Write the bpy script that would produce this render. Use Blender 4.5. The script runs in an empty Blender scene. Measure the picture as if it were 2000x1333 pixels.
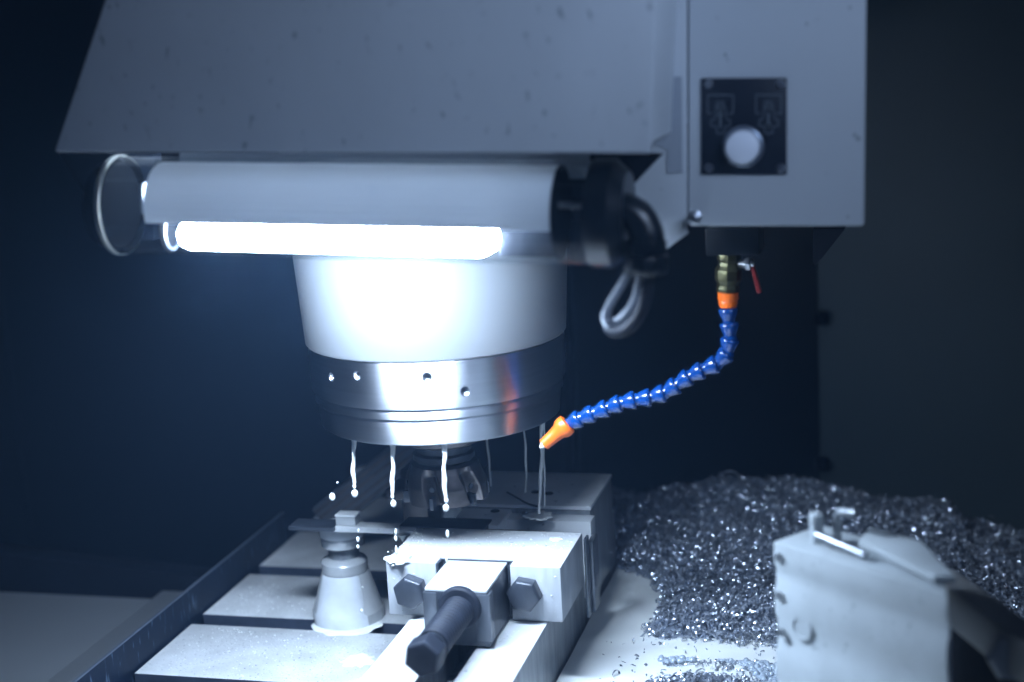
import bpy, bmesh, math, random
import numpy as np
from mathutils import Vector, Matrix

random.seed(7)
rng = np.random.default_rng(7)
scene = bpy.context.scene
COL = scene.collection
R = math.radians

# ------------------------------------------------------------------ camera
CH, FPX, RHO, PSI, PIT = 0.515, 3000.0, 0.055, R(15.1), R(11.75)
_s, _c, _sp, _cp = math.sin(PSI), math.cos(PSI), math.sin(PIT), math.cos(PIT)
_r0 = Vector((_c, _s, 0)); FWD = Vector((-_s * _cp, _c * _cp, -_sp)); _u0 = Vector((-_s * _sp, _c * _sp, _cp))
RIGHT = math.cos(RHO) * _r0 - math.sin(RHO) * _u0
UP = math.sin(RHO) * _r0 + math.cos(RHO) * _u0
CAM = Vector((0, 0, CH))
cd = bpy.data.cameras.new('camera')
cd.sensor_width = 36; cd.lens = 54; cd.clip_start = 0.02; cd.clip_end = 50
cd.dof.use_dof = True; cd.dof.focus_distance = 1.23; cd.dof.aperture_fstop = 3.2; cd.dof.aperture_blades = 9
cam = bpy.data.objects.new('camera', cd); COL.objects.link(cam)
cam.matrix_world = Matrix((
    (RIGHT.x, UP.x, -FWD.x, CAM.x), (RIGHT.y, UP.y, -FWD.y, CAM.y), (RIGHT.z, UP.z, -FWD.z, CAM.z), (0, 0, 0, 1)))
scene.camera = cam


def at(px, py, X=None, Y=None, Z=None):
    """the point of a machine plane (X, Y or Z constant) measured off the photograph"""
    d = FWD + (px - 1000) / FPX * RIGHT - (py - 666.5) / FPX * UP
    t = (X - CAM.x) / d.x if X is not None else (Y - CAM.y) / d.y if Y is not None else (Z - CAM.z) / d.z
    return CAM + t * d


# ------------------------------------------------------------------ world, lights, exposure
w = bpy.data.worlds.new('World'); scene.world = w; w.use_nodes = True
w.node_tree.nodes['Background'].inputs['Color'].default_value = (0.11, 0.28, 0.85, 1)
w.node_tree.nodes['Background'].inputs['Strength'].default_value = 0.022


def area(name, loc, target, size, power, color):
    ld = bpy.data.lights.new(name, 'AREA'); ld.shape = 'RECTANGLE'; ld.size = size[0]; ld.size_y = size[1]
    ld.energy = power; ld.color = color; ld.spread = R(95)
    o = bpy.data.objects.new(name, ld); COL.objects.link(o); o.location = loc
    o.rotation_euler = (Vector(target) - Vector(loc)).to_track_quat('-Z', 'Y').to_euler()
    return o


area('added_fill_light', (0.20, 0.55, 0.68), (-0.28, 0.9, 0.50), (0.30, 0.20), 0.72, (0.50, 0.665, 0.98))  # unseen fill lamp added to brighten the housing towards the right
LAMP_COLOR, LAMP_STRENGTH = (0.655, 0.79, 1.0, 1), 290.0

scene.view_settings.view_transform = 'Standard'
scene.view_settings.look = 'None'
scene.view_settings.exposure = 0
scene.view_settings.gamma = 1
scene.render.engine = 'CYCLES'
scene.cycles.use_denoising = True
scene.cycles.max_bounces = 8
scene.cycles.transparent_max_bounces = 16
scene.cycles.volume_bounces = 1
scene.cycles.sample_clamp_indirect = 4
scene.cycles.caustics_reflective = False
scene.cycles.caustics_refractive = False


# ------------------------------------------------------------------ materials
def nodes_of(m):
    m.use_nodes = True
    return m.node_tree.nodes, m.node_tree.links


def mat(name, base, metal=0.0, rough=0.5, coat=0.0, var=0.0, vscale=20, bump=0.0, bscale=300, specks=0.0,
        sscale=90, speck_color=(0.03, 0.04, 0.05), stretch=None, trans=0.0, spec=0.5, roughvar=0.0):
    m = bpy.data.materials.new(name); N, L = nodes_of(m)
    b = N['Principled BSDF']
    b.inputs['Metallic'].default_value = metal; b.inputs['Roughness'].default_value = rough
    b.inputs['Coat Weight'].default_value = coat; b.inputs['Coat Roughness'].default_value = 0.08
    b.inputs['Specular IOR Level'].default_value = spec
    b.inputs['Base Color'].default_value = (*base, 1)
    if trans: b.inputs['Transmission Weight'].default_value = trans
    tc = N.new('ShaderNodeTexCoord'); vec = tc.outputs['Object']
    if stretch:
        mp = N.new('ShaderNodeMapping'); mp.inputs['Scale'].default_value = stretch
        L.new(vec, mp.inputs['Vector']); vec = mp.outputs['Vector']
    col = None
    if var:
        n = N.new('ShaderNodeTexNoise'); n.inputs['Scale'].default_value = vscale; n.inputs['Detail'].default_value = 8
        L.new(vec, n.inputs['Vector'])
        mr = N.new('ShaderNodeMapRange'); mr.inputs['From Min'].default_value = 0.3; mr.inputs['From Max'].default_value = 0.7
        mr.inputs['To Min'].default_value = 1 - var; mr.inputs['To Max'].default_value = 1 + var * 0.6
        L.new(n.outputs['Fac'], mr.inputs['Value'])
        vm = N.new('ShaderNodeVectorMath'); vm.operation = 'SCALE'; vm.inputs[0].default_value = base
        L.new(mr.outputs['Result'], vm.inputs['Scale']); col = vm.outputs['Vector']
        if roughvar:
            m2 = N.new('ShaderNodeMapRange'); m2.inputs['From Min'].default_value = 0.3; m2.inputs['From Max'].default_value = 0.7
            m2.inputs['To Min'].default_value = max(0.05, rough - roughvar); m2.inputs['To Max'].default_value = rough + roughvar
            L.new(n.outputs['Fac'], m2.inputs['Value']); L.new(m2.outputs['Result'], b.inputs['Roughness'])
    if specks:
        n = N.new('ShaderNodeTexNoise'); n.inputs['Scale'].default_value = sscale; n.inputs['Detail'].default_value = 3
        L.new(vec, n.inputs['Vector'])
        mr = N.new('ShaderNodeMapRange'); mr.inputs['From Min'].default_value = 0.70 - specks * 0.1; mr.inputs['From Max'].default_value = 0.78 - specks * 0.1
        L.new(n.outputs['Fac'], mr.inputs['Value'])
        mx = N.new('ShaderNodeMix'); mx.data_type = 'RGBA'
        L.new(mr.outputs['Result'], mx.inputs['Factor'])
        if col: L.new(col, mx.inputs['A'])
        else: mx.inputs['A'].default_value = (*base, 1)
        mx.inputs['B'].default_value = (*speck_color, 1); col = mx.outputs['Result']
    if col: L.new(col, b.inputs['Base Color'])
    if bump:
        n = N.new('ShaderNodeTexNoise'); n.inputs['Scale'].default_value = bscale; n.inputs['Detail'].default_value = 4
        L.new(vec, n.inputs['Vector'])
        bp = N.new('ShaderNodeBump'); bp.inputs['Strength'].default_value = bump; bp.inputs['Distance'].default_value = 0.001
        L.new(n.outputs['Fac'], bp.inputs['Height']); L.new(bp.outputs['Normal'], b.inputs['Normal'])
    return m


M = {}
M['paint'] = mat('enamel paint', (0.50, 0.54, 0.58), rough=0.42, var=0.15, vscale=7, specks=0.70, sscale=150, bump=0.15, bscale=900, stretch=(1, 1, 0.6), speck_color=(0.25, 0.28, 0.32))
M['paint_clean'] = mat('clean enamel paint', (0.50, 0.54, 0.58), rough=0.45, var=0.05, vscale=7, bump=0.12, bscale=900, specks=0.1, sscale=120, speck_color=(0.2, 0.22, 0.25))
M['tape'] = mat('old grey tape', (0.30, 0.335, 0.385), rough=0.5, var=0.06, vscale=30)
M['white_paint'] = mat('white enamel', (0.17, 0.18, 0.19), rough=0.45, var=0.03, vscale=14)
M['steel'] = mat('turned steel', (0.60, 0.63, 0.68), metal=1, rough=0.30, var=0.05, vscale=8, bump=0.12, bscale=40, stretch=(1, 1, 60), roughvar=0.03)
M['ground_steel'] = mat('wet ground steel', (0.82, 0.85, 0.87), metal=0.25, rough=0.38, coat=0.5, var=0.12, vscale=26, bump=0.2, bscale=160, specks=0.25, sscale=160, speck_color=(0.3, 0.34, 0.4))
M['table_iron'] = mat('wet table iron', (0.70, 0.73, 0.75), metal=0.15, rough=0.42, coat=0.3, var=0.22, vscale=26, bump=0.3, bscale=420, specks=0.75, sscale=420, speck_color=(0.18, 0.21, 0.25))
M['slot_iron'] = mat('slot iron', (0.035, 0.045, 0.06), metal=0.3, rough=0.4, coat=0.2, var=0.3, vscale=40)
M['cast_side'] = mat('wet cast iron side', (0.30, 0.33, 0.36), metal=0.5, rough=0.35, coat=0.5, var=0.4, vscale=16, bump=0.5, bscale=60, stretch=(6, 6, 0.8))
M['bar_side_shade'] = mat('table bar side with painted shade', (0.05, 0.065, 0.10), metal=0.2, rough=0.4, coat=0.2, var=0.4, vscale=40)  # shade on the bars' upright faces is put into this colour
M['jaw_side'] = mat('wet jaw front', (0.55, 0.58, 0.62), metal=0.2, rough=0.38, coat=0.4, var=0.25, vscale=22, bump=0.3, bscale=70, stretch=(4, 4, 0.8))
M['flank'] = mat('oily flank', (0.10, 0.115, 0.14), metal=0.4, rough=0.3, coat=0.4, var=0.4, vscale=30, stretch=(3, 3, 0.5))
M['dark_steel'] = mat('blackened steel', (0.035, 0.043, 0.058), metal=0.3, rough=0.45, coat=0.2, var=0.25, vscale=60, bump=0.3, bscale=250)
M['tool_steel'] = mat('tool steel', (0.11, 0.10, 0.10), metal=0.8, rough=0.42, coat=0.15, var=0.35, vscale=70, bump=0.3, bscale=300)
M['rail'] = mat('streaked dark rail', (0.004, 0.009, 0.020), metal=0.0, rough=0.5, spec=0.15, var=0.3, vscale=30, specks=0.95, sscale=260, speck_color=(0.055, 0.085, 0.13), stretch=(1, 1, 0.16))
M['rail_top'] = mat('rail top edge', (0.12, 0.15, 0.2), metal=0.5, rough=0.3)
M['wall_dark'] = mat('dark oily sheet metal', (0.009, 0.014, 0.024), rough=0.5, var=0.25, vscale=3, bump=0.1, bscale=60)
M['wall_grey'] = mat('grey green sheet metal', (0.055, 0.080, 0.092), rough=0.5, var=0.15, vscale=3)
M['sheet'] = mat('brushed way cover sheet', (0.26, 0.285, 0.31), metal=0.5, rough=0.5, var=0.08, vscale=5)
M['black'] = mat('black plastic', (0.005, 0.008, 0.012), rough=0.3, coat=0.0, var=0.2, vscale=80)
M['black_matt'] = mat('matt black metal', (0.004, 0.006, 0.010), rough=0.7, spec=0.08)
M['shade_black'] = mat('shade black for lamp ends', (0.0012, 0.0016, 0.0022), rough=0.9, spec=0.02)  # colour taken near black so faces beside the bulbs stay dark
M['plate_navy'] = mat('navy printed plate', (0.008, 0.014, 0.026), rough=0.4)
M['print'] = mat('pale print', (0.13, 0.16, 0.19), rough=0.6)
M['button'] = mat('white button cap', (0.86, 0.90, 0.98), rough=0.35)
M['brass'] = mat('dull brass', (0.085, 0.080, 0.04), metal=0.8, rough=0.35, var=0.3, vscale=120, bump=0.3, bscale=300)
M['bellows'] = mat('ribbed black rubber', (0.012, 0.016, 0.026), rough=0.62, spec=0.25, var=0.3, vscale=90)
M['milk_film'] = mat('milk film', (0.62, 0.66, 0.70), rough=0.25, coat=0.4, var=0.1, vscale=70)
M['red'] = mat('red vinyl', (0.16, 0.012, 0.012), rough=0.4)
M['orange'] = mat('orange plastic', (0.80, 0.135, 0.007), rough=0.4, coat=0.2)
M['blue'] = mat('blue plastic', (0.002, 0.036, 0.17), rough=0.2, coat=0.5)
M['milk'] = mat('milky coolant', (0.82, 0.85, 0.84), rough=0.16, coat=0.3, spec=0.5, var=0.05, vscale=20)
M['foam'] = mat('coolant foam', (0.34, 0.40, 0.47), rough=0.22, coat=0.5)
M['wet_alu'] = mat('milk wetted aluminium', (0.62, 0.65, 0.67), metal=0.35, rough=0.25, coat=0.6, var=0.12, vscale=60, bump=0.25, bscale=200)
M['unit'] = mat('pale anodised block', (0.47, 0.52, 0.55), metal=0.0, rough=0.42, coat=0.2, var=0.14, vscale=30, specks=0.4, sscale=200, speck_color=(0.2, 0.23, 0.26))
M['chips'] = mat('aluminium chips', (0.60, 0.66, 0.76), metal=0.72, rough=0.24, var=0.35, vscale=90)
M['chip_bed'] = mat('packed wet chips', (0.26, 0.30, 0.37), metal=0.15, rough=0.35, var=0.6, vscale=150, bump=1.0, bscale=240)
M['braid'] = mat('braided conduit', (0.30, 0.33, 0.38), metal=0.1, rough=0.7)
M['cap_metal'] = mat('lamp cap metal', (0.62, 0.62, 0.56), metal=0.8, rough=0.3)
M['reflector'] = mat('white lamp reflector', (0.72, 0.75, 0.78), rough=0.4, var=0.03, vscale=20)


_N, _L = nodes_of(M['reflector'])
_t = _N.new('ShaderNodeBsdfTranslucent'); _t.inputs['Color'].default_value = (0.15, 0.151, 0.153, 1)
_a = _N.new('ShaderNodeAddShader'); _o = [n for n in _N if n.type == 'OUTPUT_MATERIAL'][0]
_L.new(_N['Principled BSDF'].outputs[0], _a.inputs[0]); _L.new(_t.outputs[0], _a.inputs[1]); _L.new(_a.outputs[0], _o.inputs['Surface'])


def build_glass():
    m = bpy.data.materials.new('lamp glass'); N, L = nodes_of(m)
    for n in list(N):
        if n.type == 'BSDF_PRINCIPLED': N.remove(n)
    out = [n for n in N if n.type == 'OUTPUT_MATERIAL'][0]
    tr = N.new('ShaderNodeBsdfTransparent'); tr.inputs['Color'].default_value = (0.93, 0.96, 0.97, 1)
    gl = N.new('ShaderNodeBsdfGlossy'); gl.inputs['Roughness'].default_value = 0.06
    fr = N.new('ShaderNodeFresnel'); fr.inputs['IOR'].default_value = 1.45
    mx = N.new('ShaderNodeMixShader')
    geo = N.new('ShaderNodeNewGeometry'); ior = N.new('ShaderNodeMapRange')
    ior.inputs['To Min'].default_value = 1.45; ior.inputs['To Max'].default_value = 1 / 1.45
    L.new(geo.outputs['Backfacing'], ior.inputs['Value']); L.new(ior.outputs['Result'], fr.inputs['IOR'])
    L.new(fr.outputs[0], mx.inputs[0]); L.new(tr.outputs[0], mx.inputs[1]); L.new(gl.outputs[0], mx.inputs[2])
    L.new(mx.outputs[0], out.inputs['Surface'])
    return m


M['glass'] = build_glass()
_m = bpy.data.materials.new('glowing lamp'); _N, _L = nodes_of(_m)
_b = _N['Principled BSDF']; _b.inputs['Base Color'].default_value = (0.8, 0.8, 0.8, 1)
_b.inputs['Emission Color'].default_value = LAMP_COLOR; _b.inputs['Emission Strength'].default_value = LAMP_STRENGTH
M['glow'] = _m


def anisotropic(m, rough, amount, rot):
    N, L = nodes_of(m); b = N['Principled BSDF']
    for l in list(b.inputs['Roughness'].links): L.remove(l)
    b.inputs['Roughness'].default_value = rough; b.inputs['Anisotropic'].default_value = amount; b.inputs['Anisotropic Rotation'].default_value = rot
    t = N.new('ShaderNodeTangent'); t.direction_type = 'RADIAL'; t.axis = 'Z'; L.new(t.outputs[0], b.inputs['Tangent'])


M['turned'] = mat('turned ring steel', (0.66, 0.69, 0.74), metal=1, rough=0.4, var=0.05, vscale=8, bump=0.10, bscale=40, stretch=(1, 1, 60))
anisotropic(M['turned'], 0.38, 0.96, 0.25)

# ------------------------------------------------------------------ mesh helpers
def frame(axis, up=Vector((0, 0, 1))):
    a = Vector(axis).normalized()
    if abs(a.dot(up)) > 0.98: up = Vector((0, 1, 0))
    x = up.cross(a).normalized(); y = a.cross(x)
    return x, y, a


class MB:
    def __init__(s): s.v = []; s.f = []

    def add(s, vs, fs):
        o = len(s.v); s.v += [tuple(v) for v in vs]; s.f += [tuple(i + o for i in f) for f in fs]; return s

    def box(s, x0, x1, y0, y1, z0, z1):
        vs = [(x, y, z) for z in (z0, z1) for y in (y0, y1) for x in (x0, x1)]
        return s.add(vs, [(0, 2, 3, 1), (4, 5, 7, 6), (0, 1, 5, 4), (2, 6, 7, 3), (0, 4, 6, 2), (1, 3, 7, 5)])

    def obox(s, c, ax, ay, az, hx, hy, hz):
        c = Vector(c); vs = [c + ax * (i * hx) + ay * (j * hy) + az * (k * hz) for k in (-1, 1) for j in (-1, 1) for i in (-1, 1)]
        return s.add(vs, [(0, 2, 3, 1), (4, 5, 7, 6), (0, 1, 5, 4), (2, 6, 7, 3), (0, 4, 6, 2), (1, 3, 7, 5)])

    def prism(s, poly, off):
        off = Vector(off); n = len(poly); a = [Vector(p) for p in poly]
        return s.add(a + [p + off for p in a], [tuple(range(n - 1, -1, -1)), tuple(range(n, 2 * n))] +
                     [(i, (i + 1) % n, n + (i + 1) % n, n + i) for i in range(n)])

    def lathe(s, prof, c, axis=(0, 0, 1), n=48, mod=None, cap=True, phase=0.0):
        x, y, a = frame(axis); c = Vector(c); vs = []; m = len(prof)
        for j, (r, z) in enumerate(prof):
            for i in range(n):
                t = 2 * math.pi * i / n + phase; k = mod(t, z) if mod else 1.0
                vs.append(c + (x * math.cos(t) + y * math.sin(t)) * r * k + a * z)
        fs = [(j * n + i, j * n + (i + 1) % n, (j + 1) * n + (i + 1) % n, (j + 1) * n + i) for j in range(m - 1) for i in range(n)]
        if cap: fs += [tuple(range(n - 1, -1, -1)), tuple((m - 1) * n + i for i in range(n))]
        return s.add(vs, fs)

    def tube(s, pts, rad, n=12, cap=True):
        pts = [Vector(p) for p in pts]; m = len(pts); vs = []
        rad = rad if isinstance(rad, (list, tuple)) else [rad] * m
        x = None
        for j, p in enumerate(pts):
            t = (pts[min(j + 1, m - 1)] - pts[max(j - 1, 0)]).normalized()
            if x is None: x = frame(t)[0]
            x = (x - t * x.dot(t)).normalized(); y = t.cross(x)
            for i in range(n):
                a = 2 * math.pi * i / n; vs.append(p + (x * math.cos(a) + y * math.sin(a)) * rad[j])
        fs = [(j * n + i, j * n + (i + 1) % n, (j + 1) * n + (i + 1) % n, (j + 1) * n + i) for j in range(m - 1) for i in range(n)]
        if cap: fs += [tuple(range(n - 1, -1, -1)), tuple((m - 1) * n + i for i in range(n))]
        return s.add(vs, fs)

    def sphere(s, c, r, n=12, sz=1.0):
        prof = [(max(r * math.sin(math.pi * k / n), 1e-5), -r * sz * math.cos(math.pi * k / n)) for k in range(n + 1)]
        return s.lathe(prof, c, n=n + 4, cap=False)

    def build(s, name, material, parent=None, bevel=0.0, sharp=35, seg=2, side=None):
        me = bpy.data.meshes.new(name); me.from_pydata(s.v, [], s.f); me.update()
        bm = bmesh.new(); bm.from_mesh(me)
        bmesh.ops.recalc_face_normals(bm, faces=bm.faces)
        if bevel:
            es = [e for e in bm.edges if len(e.link_faces) == 2 and e.calc_face_angle(0) > R(28)]
            bmesh.ops.bevel(bm, geom=es, offset=bevel, segments=seg, affect='EDGES', clamp_overlap=True, profile=0.6)
        for f in bm.faces: f.smooth = True
        for e in bm.edges:
            if len(e.link_faces) == 2 and e.calc_face_angle(0) > R(sharp): e.smooth = False
        bm.to_mesh(me); bm.free()
        me.materials.append(material)
        if side:
            me.materials.append(side)
            for p in me.polygons:
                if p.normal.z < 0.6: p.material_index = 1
        o = bpy.data.objects.new(name, me); COL.objects.link(o)
        if parent: par(o, parent)
        return o


def par(o, p):
    o.parent = p
    loc = p.location if p.type == 'EMPTY' else Vector((0, 0, 0))
    o.matrix_parent_inverse = Matrix.Translation(-loc) if p.type == 'EMPTY' else Matrix.Identity(4)


def thing(name, label, cat, loc, group=None):
    o = bpy.data.objects.new(name, None); COL.objects.link(o); o.location = loc; o.empty_display_size = 0.02
    o['label'] = label; o['category'] = cat
    if group: o['group'] = group
    return o


def tag(o, label, cat, group=None):
    o['label'] = label; o['category'] = cat
    if group: o['group'] = group
    return o


def struct(o, kind='structure'): o['kind'] = kind; return o


def spline(pts, n):
    pts = [Vector(p) for p in pts]; P = [pts[0] * 2 - pts[1]] + pts + [pts[-1] * 2 - pts[-2]]; out = []
    for i in range(1, len(P) - 2):
        for k in range(n):
            t = k / n; a, b, c, d = P[i - 1], P[i], P[i + 1], P[i + 2]
            out.append(0.5 * ((2 * b) + (c - a) * t + (2 * a - 5 * b + 4 * c - d) * t * t + (3 * b - a - 3 * c + d) * t ** 3))
    out.append(pts[-1]); return out


# ------------------------------------------------------------------ enclosure
struct(MB().box(-1.9, 1.5, 2.2, 2.24, -0.6, 1.7).build('back_wall', M['wall_dark']))
struct(MB().box(-1.5, -1.46, -0.1, 2.2, -0.6, 1.7).build('left_wall', M['wall_dark']))
struct(MB().box(0.85, 0.89, -0.1, 2.2, -0.6, 1.7).build('right_wall', M['wall_grey']))
struct(MB().box(-1.9, 1.5, -0.1, 2.24, 1.7, 1.74).build('ceiling', M['wall_dark']))
struct(MB().box(-1.9, 1.5, -0.1, 2.24, -0.64, -0.6).build('floor', M['wall_dark']))

# sheet metal guard at the back right, with hinges
g = thing('guard_panel', 'grey green sheet metal guard panel at the back right, behind the heap of chips', 'panel', (0.1, 1.72, -0.05))
e0 = at(1596, 450, Y=1.72)
MB().box(e0.x, 0.84, 1.72, 1.735, -0.2, 1.5).build('panel', M['wall_grey'], g, bevel=0.002)
for py in (622, 905):
    h = at(1606, py, Y=1.705)
    MB().lathe([(0.006, -0.007), (0.008, -0.005), (0.008, 0.005), (0.006, 0.007)], h + Vector((0, 0, 0)), n=16).build('hinge_pin', M['black_matt'], g)
# inner frame edge behind the spindle
f0 = at(1105, 700, Y=1.9)
fr = thing('column_cover', 'tall dark sheet metal column cover rising behind the spindle', 'machine cover', (f0.x, 1.9, -0.2))
e1 = at(1590, 450, Y=1.95)
MB().box(f0.x, e1.x + 0.02, 1.95, 2.05, -0.6, 1.5).build('cover_sheet', mat('navy cover sheet', (0.012, 0.019, 0.032), rough=0.4, var=0.2, vscale=4), fr, bevel=0.003)
MB().box(f0.x - 0.012, f0.x, 1.93, 2.05, -0.6, 1.5).build('edge_strip', M['black_matt'], fr)

# ------------------------------------------------------------------ machine table
XL, XR = -0.632, 0.02
tb = thing('machine_table', 'wet slotted machine table lit white, carrying the vise', 'machine table', (-0.2, 1.2, -0.06))
bars = [(0.70, 0.806), (0.83, 0.931), (0.955, 1.052), (1.0745, 1.182), (1.205, 1.309), (1.3315, 1.436), (1.459, 1.56)]
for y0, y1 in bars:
    MB().box(XL, XR, y0, y1, -0.026, 0).build('table_bar', M['table_iron'], tb, bevel=0.0012, side=M['bar_side_shade'])
MB().box(XL + 0.001, XR - 0.001, 0.702, 1.558, -0.06, -0.0262).build('table_body', M['slot_iron'], tb)
for (a, b), (c2, d) in zip(bars[:-1], bars[1:]):
    mid = (b + c2) / 2
    MB().box(XL + 0.003, XR - 0.003, mid - 0.004, mid + 0.004, -0.0261, -0.0245).build('slot_channel', M['black_matt'], tb)

rl = thing('side_rail', 'dark streaked splash rail along the left end of the machine table', 'splash rail', (-0.64, 1.1, -0.06))
MB().box(-0.6375, -0.6345, 0.60, 1.408, -0.075, 0.029).build('rail_wall', M['rail'], rl, bevel=0.0006)
MB().box(-0.6377, -0.6343, 0.60, 1.4085, 0.0292, 0.0300).build('top_edge', M['rail_top'], rl, bevel=0.0004)

# way cover sheets to the left
wc = thing('way_cover', 'flat grey way cover sheet left of the dark splash rail', 'way cover', (-0.9, 1.1, -0.06))
MB().box(-1.44, -0.7535, 0.4, 1.332, -0.05, -0.04).build('cover_sheet', M['sheet'], wc, bevel=0.002)
MB().box(-0.752, -0.645, 0.4, 1.352, -0.05, -0.0385).build('edge_sheet', M['sheet'], wc, bevel=0.002)
sw = thing('side_bulkhead', 'black sloped bulkhead behind the grey way cover on the left', 'bulkhead', (-1.0, 1.36, -0.05))
MB().prism([(-1.46, 1.36, -0.2), (-0.66, 1.36, -0.2), (-0.66, 1.36, -0.03), (-1.46, 1.36, 0.03)], (0, 0.03, 0)).build('bulkhead_plate', M['black_matt'], sw, bevel=0.003)

# ------------------------------------------------------------------ machine head housing
hd = thing('head_housing', 'large blue grey speckled sheet metal head housing over the work lamp', 'machine housing', (-0.37, 1.1, 0.43))
HY = 0.90
poly = [at(105, 298, Y=HY), at(1272, 300, Y=HY), at(1290, -260, Y=HY), at(291, -260, Y=HY)]
MB().prism(poly, (0, 0.006, 0)).build('front_panel', M['paint'], hd, bevel=0.0022)
a0, a1, a2, a3 = poly
sh = Vector((0.004, 0.0065, 0.004)); 
MB().prism([a0 + Vector((.004, .0065, .004)), a1 + Vector((-.003, .0065, .004)), a2 + Vector((-.003, .0065, 0)), a3 + Vector((.004, .0065, 0))], (0, 0.47, 0)).build('housing_shell', M['paint_clean'], hd, bevel=0.002)
# folded lower lip of the panel
MB().prism([a0 + Vector((0.003, 0.0062, -0.0005)), a1 + Vector((-0.003, 0.0062, -0.0005)), a1 + Vector((-0.003, 0.0062, 0.0035)), a0 + Vector((0.003, 0.0062, 0.0035))], (0, 0.02, 0)).build('lower_lip', M['black_matt'], hd)

# side flange plate with the slanted foot
fy = 1.0
sp_ = thing('side_plate', 'narrow blue grey side plate with a slanted foot between head housing and control box', 'machine plate', at(1310, 300, Y=fy))
pl = [at(1262, -260, Y=fy), at(1341, -260, Y=fy), at(1341, 452, Y=fy), at(1345, 455, Y=fy), at(1300, 489, Y=fy), at(1292, 476, Y=fy), at(1210, 392, Y=fy), at(1262, 306, Y=fy)]
MB().prism(pl, (0, 0.004, 0)).build('plate', M['paint_clean'], sp_, bevel=0.0012)
MB().prism([at(1283, 151, Y=fy - .0012), at(1331, 150, Y=fy - .0012), at(1333, 338, Y=fy - .0012), at(1303, 339, Y=fy - .0012), at(1303, 292, Y=fy - .0012), at(1277, 284, Y=fy - .0012)], (0, 0.0008, 0)).build('tape_patch', M['tape'], sp_)
c = at(1356, 426, Y=fy - 0.012)
bolt = MB().lathe([(0.0012, -0.004), (0.0034, -0.0035), (0.0038, 0), (0.0052, 0.0005), (0.0052, 0.0018), (0.003, 0.002), (0.003, 0.012)], c, (0, 1, 0), 6).build('hex_bolt', M['steel'], sp_, bevel=0.0004)

# ------------------------------------------------------------------ control box
BY = 1.003
bx = thing('control_box', 'blue grey sheet metal box carrying the tool clamp button plate', 'machine box', at(1515, 440, Y=BY))
p0, p1, p2, p3 = at(1342.5, 443, Y=BY), at(1688, 443, Y=BY), at(1695, -260, Y=BY), at(1342.5, -260, Y=BY)
MB().prism([p0, p1, p2, p3], (-0.006, 0.16, 0)).build('box_shell', M['paint_clean'], bx, bevel=0.003, seg=3)
pp = [at(1370, 341, Y=BY), at(1537, 341, Y=BY), at(1537, 152, Y=BY), at(1370, 153, Y=BY)]
plate = MB().prism([p + Vector((0, -0.0018, 0)) for p in pp], (0, 0.0016, 0)).build('switch_plate', M['plate_navy'], bx, bevel=0.0004)
for q in ((1385, 165), (1525, 165), (1385, 328), (1525, 329)):
    MB().lathe([(0.0022, -0.0014), (0.0028, -0.0006), (0.0028, 0.0)], at(*q, Y=BY - 0.0019), (0, 1, 0), 14).build('screw', M['steel'], plate)
bc = at(1452, 286, Y=BY - 0.002)
MB().lathe([(0.0118, -0.004), (0.0133, -0.003), (0.0136, 0)], bc, (0, 1, 0), 40).build('button_bezel', mat('button bezel', (0.16, 0.19, 0.24), metal=0.5, rough=0.35), plate)
MB().lathe([(0.0004, -0.0125), (0.006, -0.0123), (0.0098, -0.0112), (0.0108, -0.0095), (0.0108, -0.0035)], bc, (0, 1, 0), 40).build('push_button', M['button'], plate)


def strokes(name, lines, width=1.6):
    mb = MB()
    for line in lines:
        for (x0, y0), (x1, y1) in zip(line[:-1], line[1:]):
            a, b = at(x0, y0, Y=BY - 0.0021), at(x1, y1, Y=BY - 0.0021)
            d = (b - a); n = Vector((-d.z, 0, d.x)).normalized() * (width * 0.5 * 0.00037)
            e = d.normalized() * width * 0.00018
            mb.add([a - n - e, b - n + e, b + n + e, a + n - e], [(0, 1, 2, 3)])
    return mb.build(name, M['print'], plate)


def icon(ox, up):
    """spindle nose square with a tapered tool and an arrow, read off the plate"""
    X = lambda x: ox + x
    L = [[(X(-17), 222), (X(-25), 222), (X(-25), 186), (X(25), 186), (X(25), 222), (X(16), 222)],
         [(X(-9), 218), (X(-8), 206), (X(-6), 199), (X(6), 199), (X(8), 206), (X(10), 218), (X(12), 230), (X(12), 234), (X(19), 234), (X(19), 247), (X(9), 247), (X(8), 261), (X(-7), 261), (X(-8), 247), (X(-18), 247), (X(-18), 234), (X(-11), 234), (X(-10), 228), (X(-9), 218)],
         [(X(-4), 206), (X(0), 203), (X(4), 206), (X(5), 213), (X(-5), 213), (X(-4), 206)]]
    A = [[(X(0), 222), (X(0), 248)]]
    H = [[(X(-4), 226), (X(0), 218), (X(4), 226)], [(X(-2), 225), (X(2), 225)]] if up else [[(X(-4), 243), (X(0), 251), (X(4), 243)], [(X(-2), 244), (X(2), 244)]]
    strokes('printed_symbol', L, 1.5)
    strokes('printed_arrow', A + H, 3.0)


icon(1407, True); icon(1501, False)

br = thing('mounting_bracket', 'small black bracket under the right corner of the control box', 'bracket', at(1605, 470, Y=1.3))
MB().prism([at(1588, 448, Y=1.3), at(1650, 448, Y=1.3), at(1605, 505, Y=1.3), at(1588, 520, Y=1.3)], (0, 0.03, 0)).build('bracket_plate', M['black_matt'], br)

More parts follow.
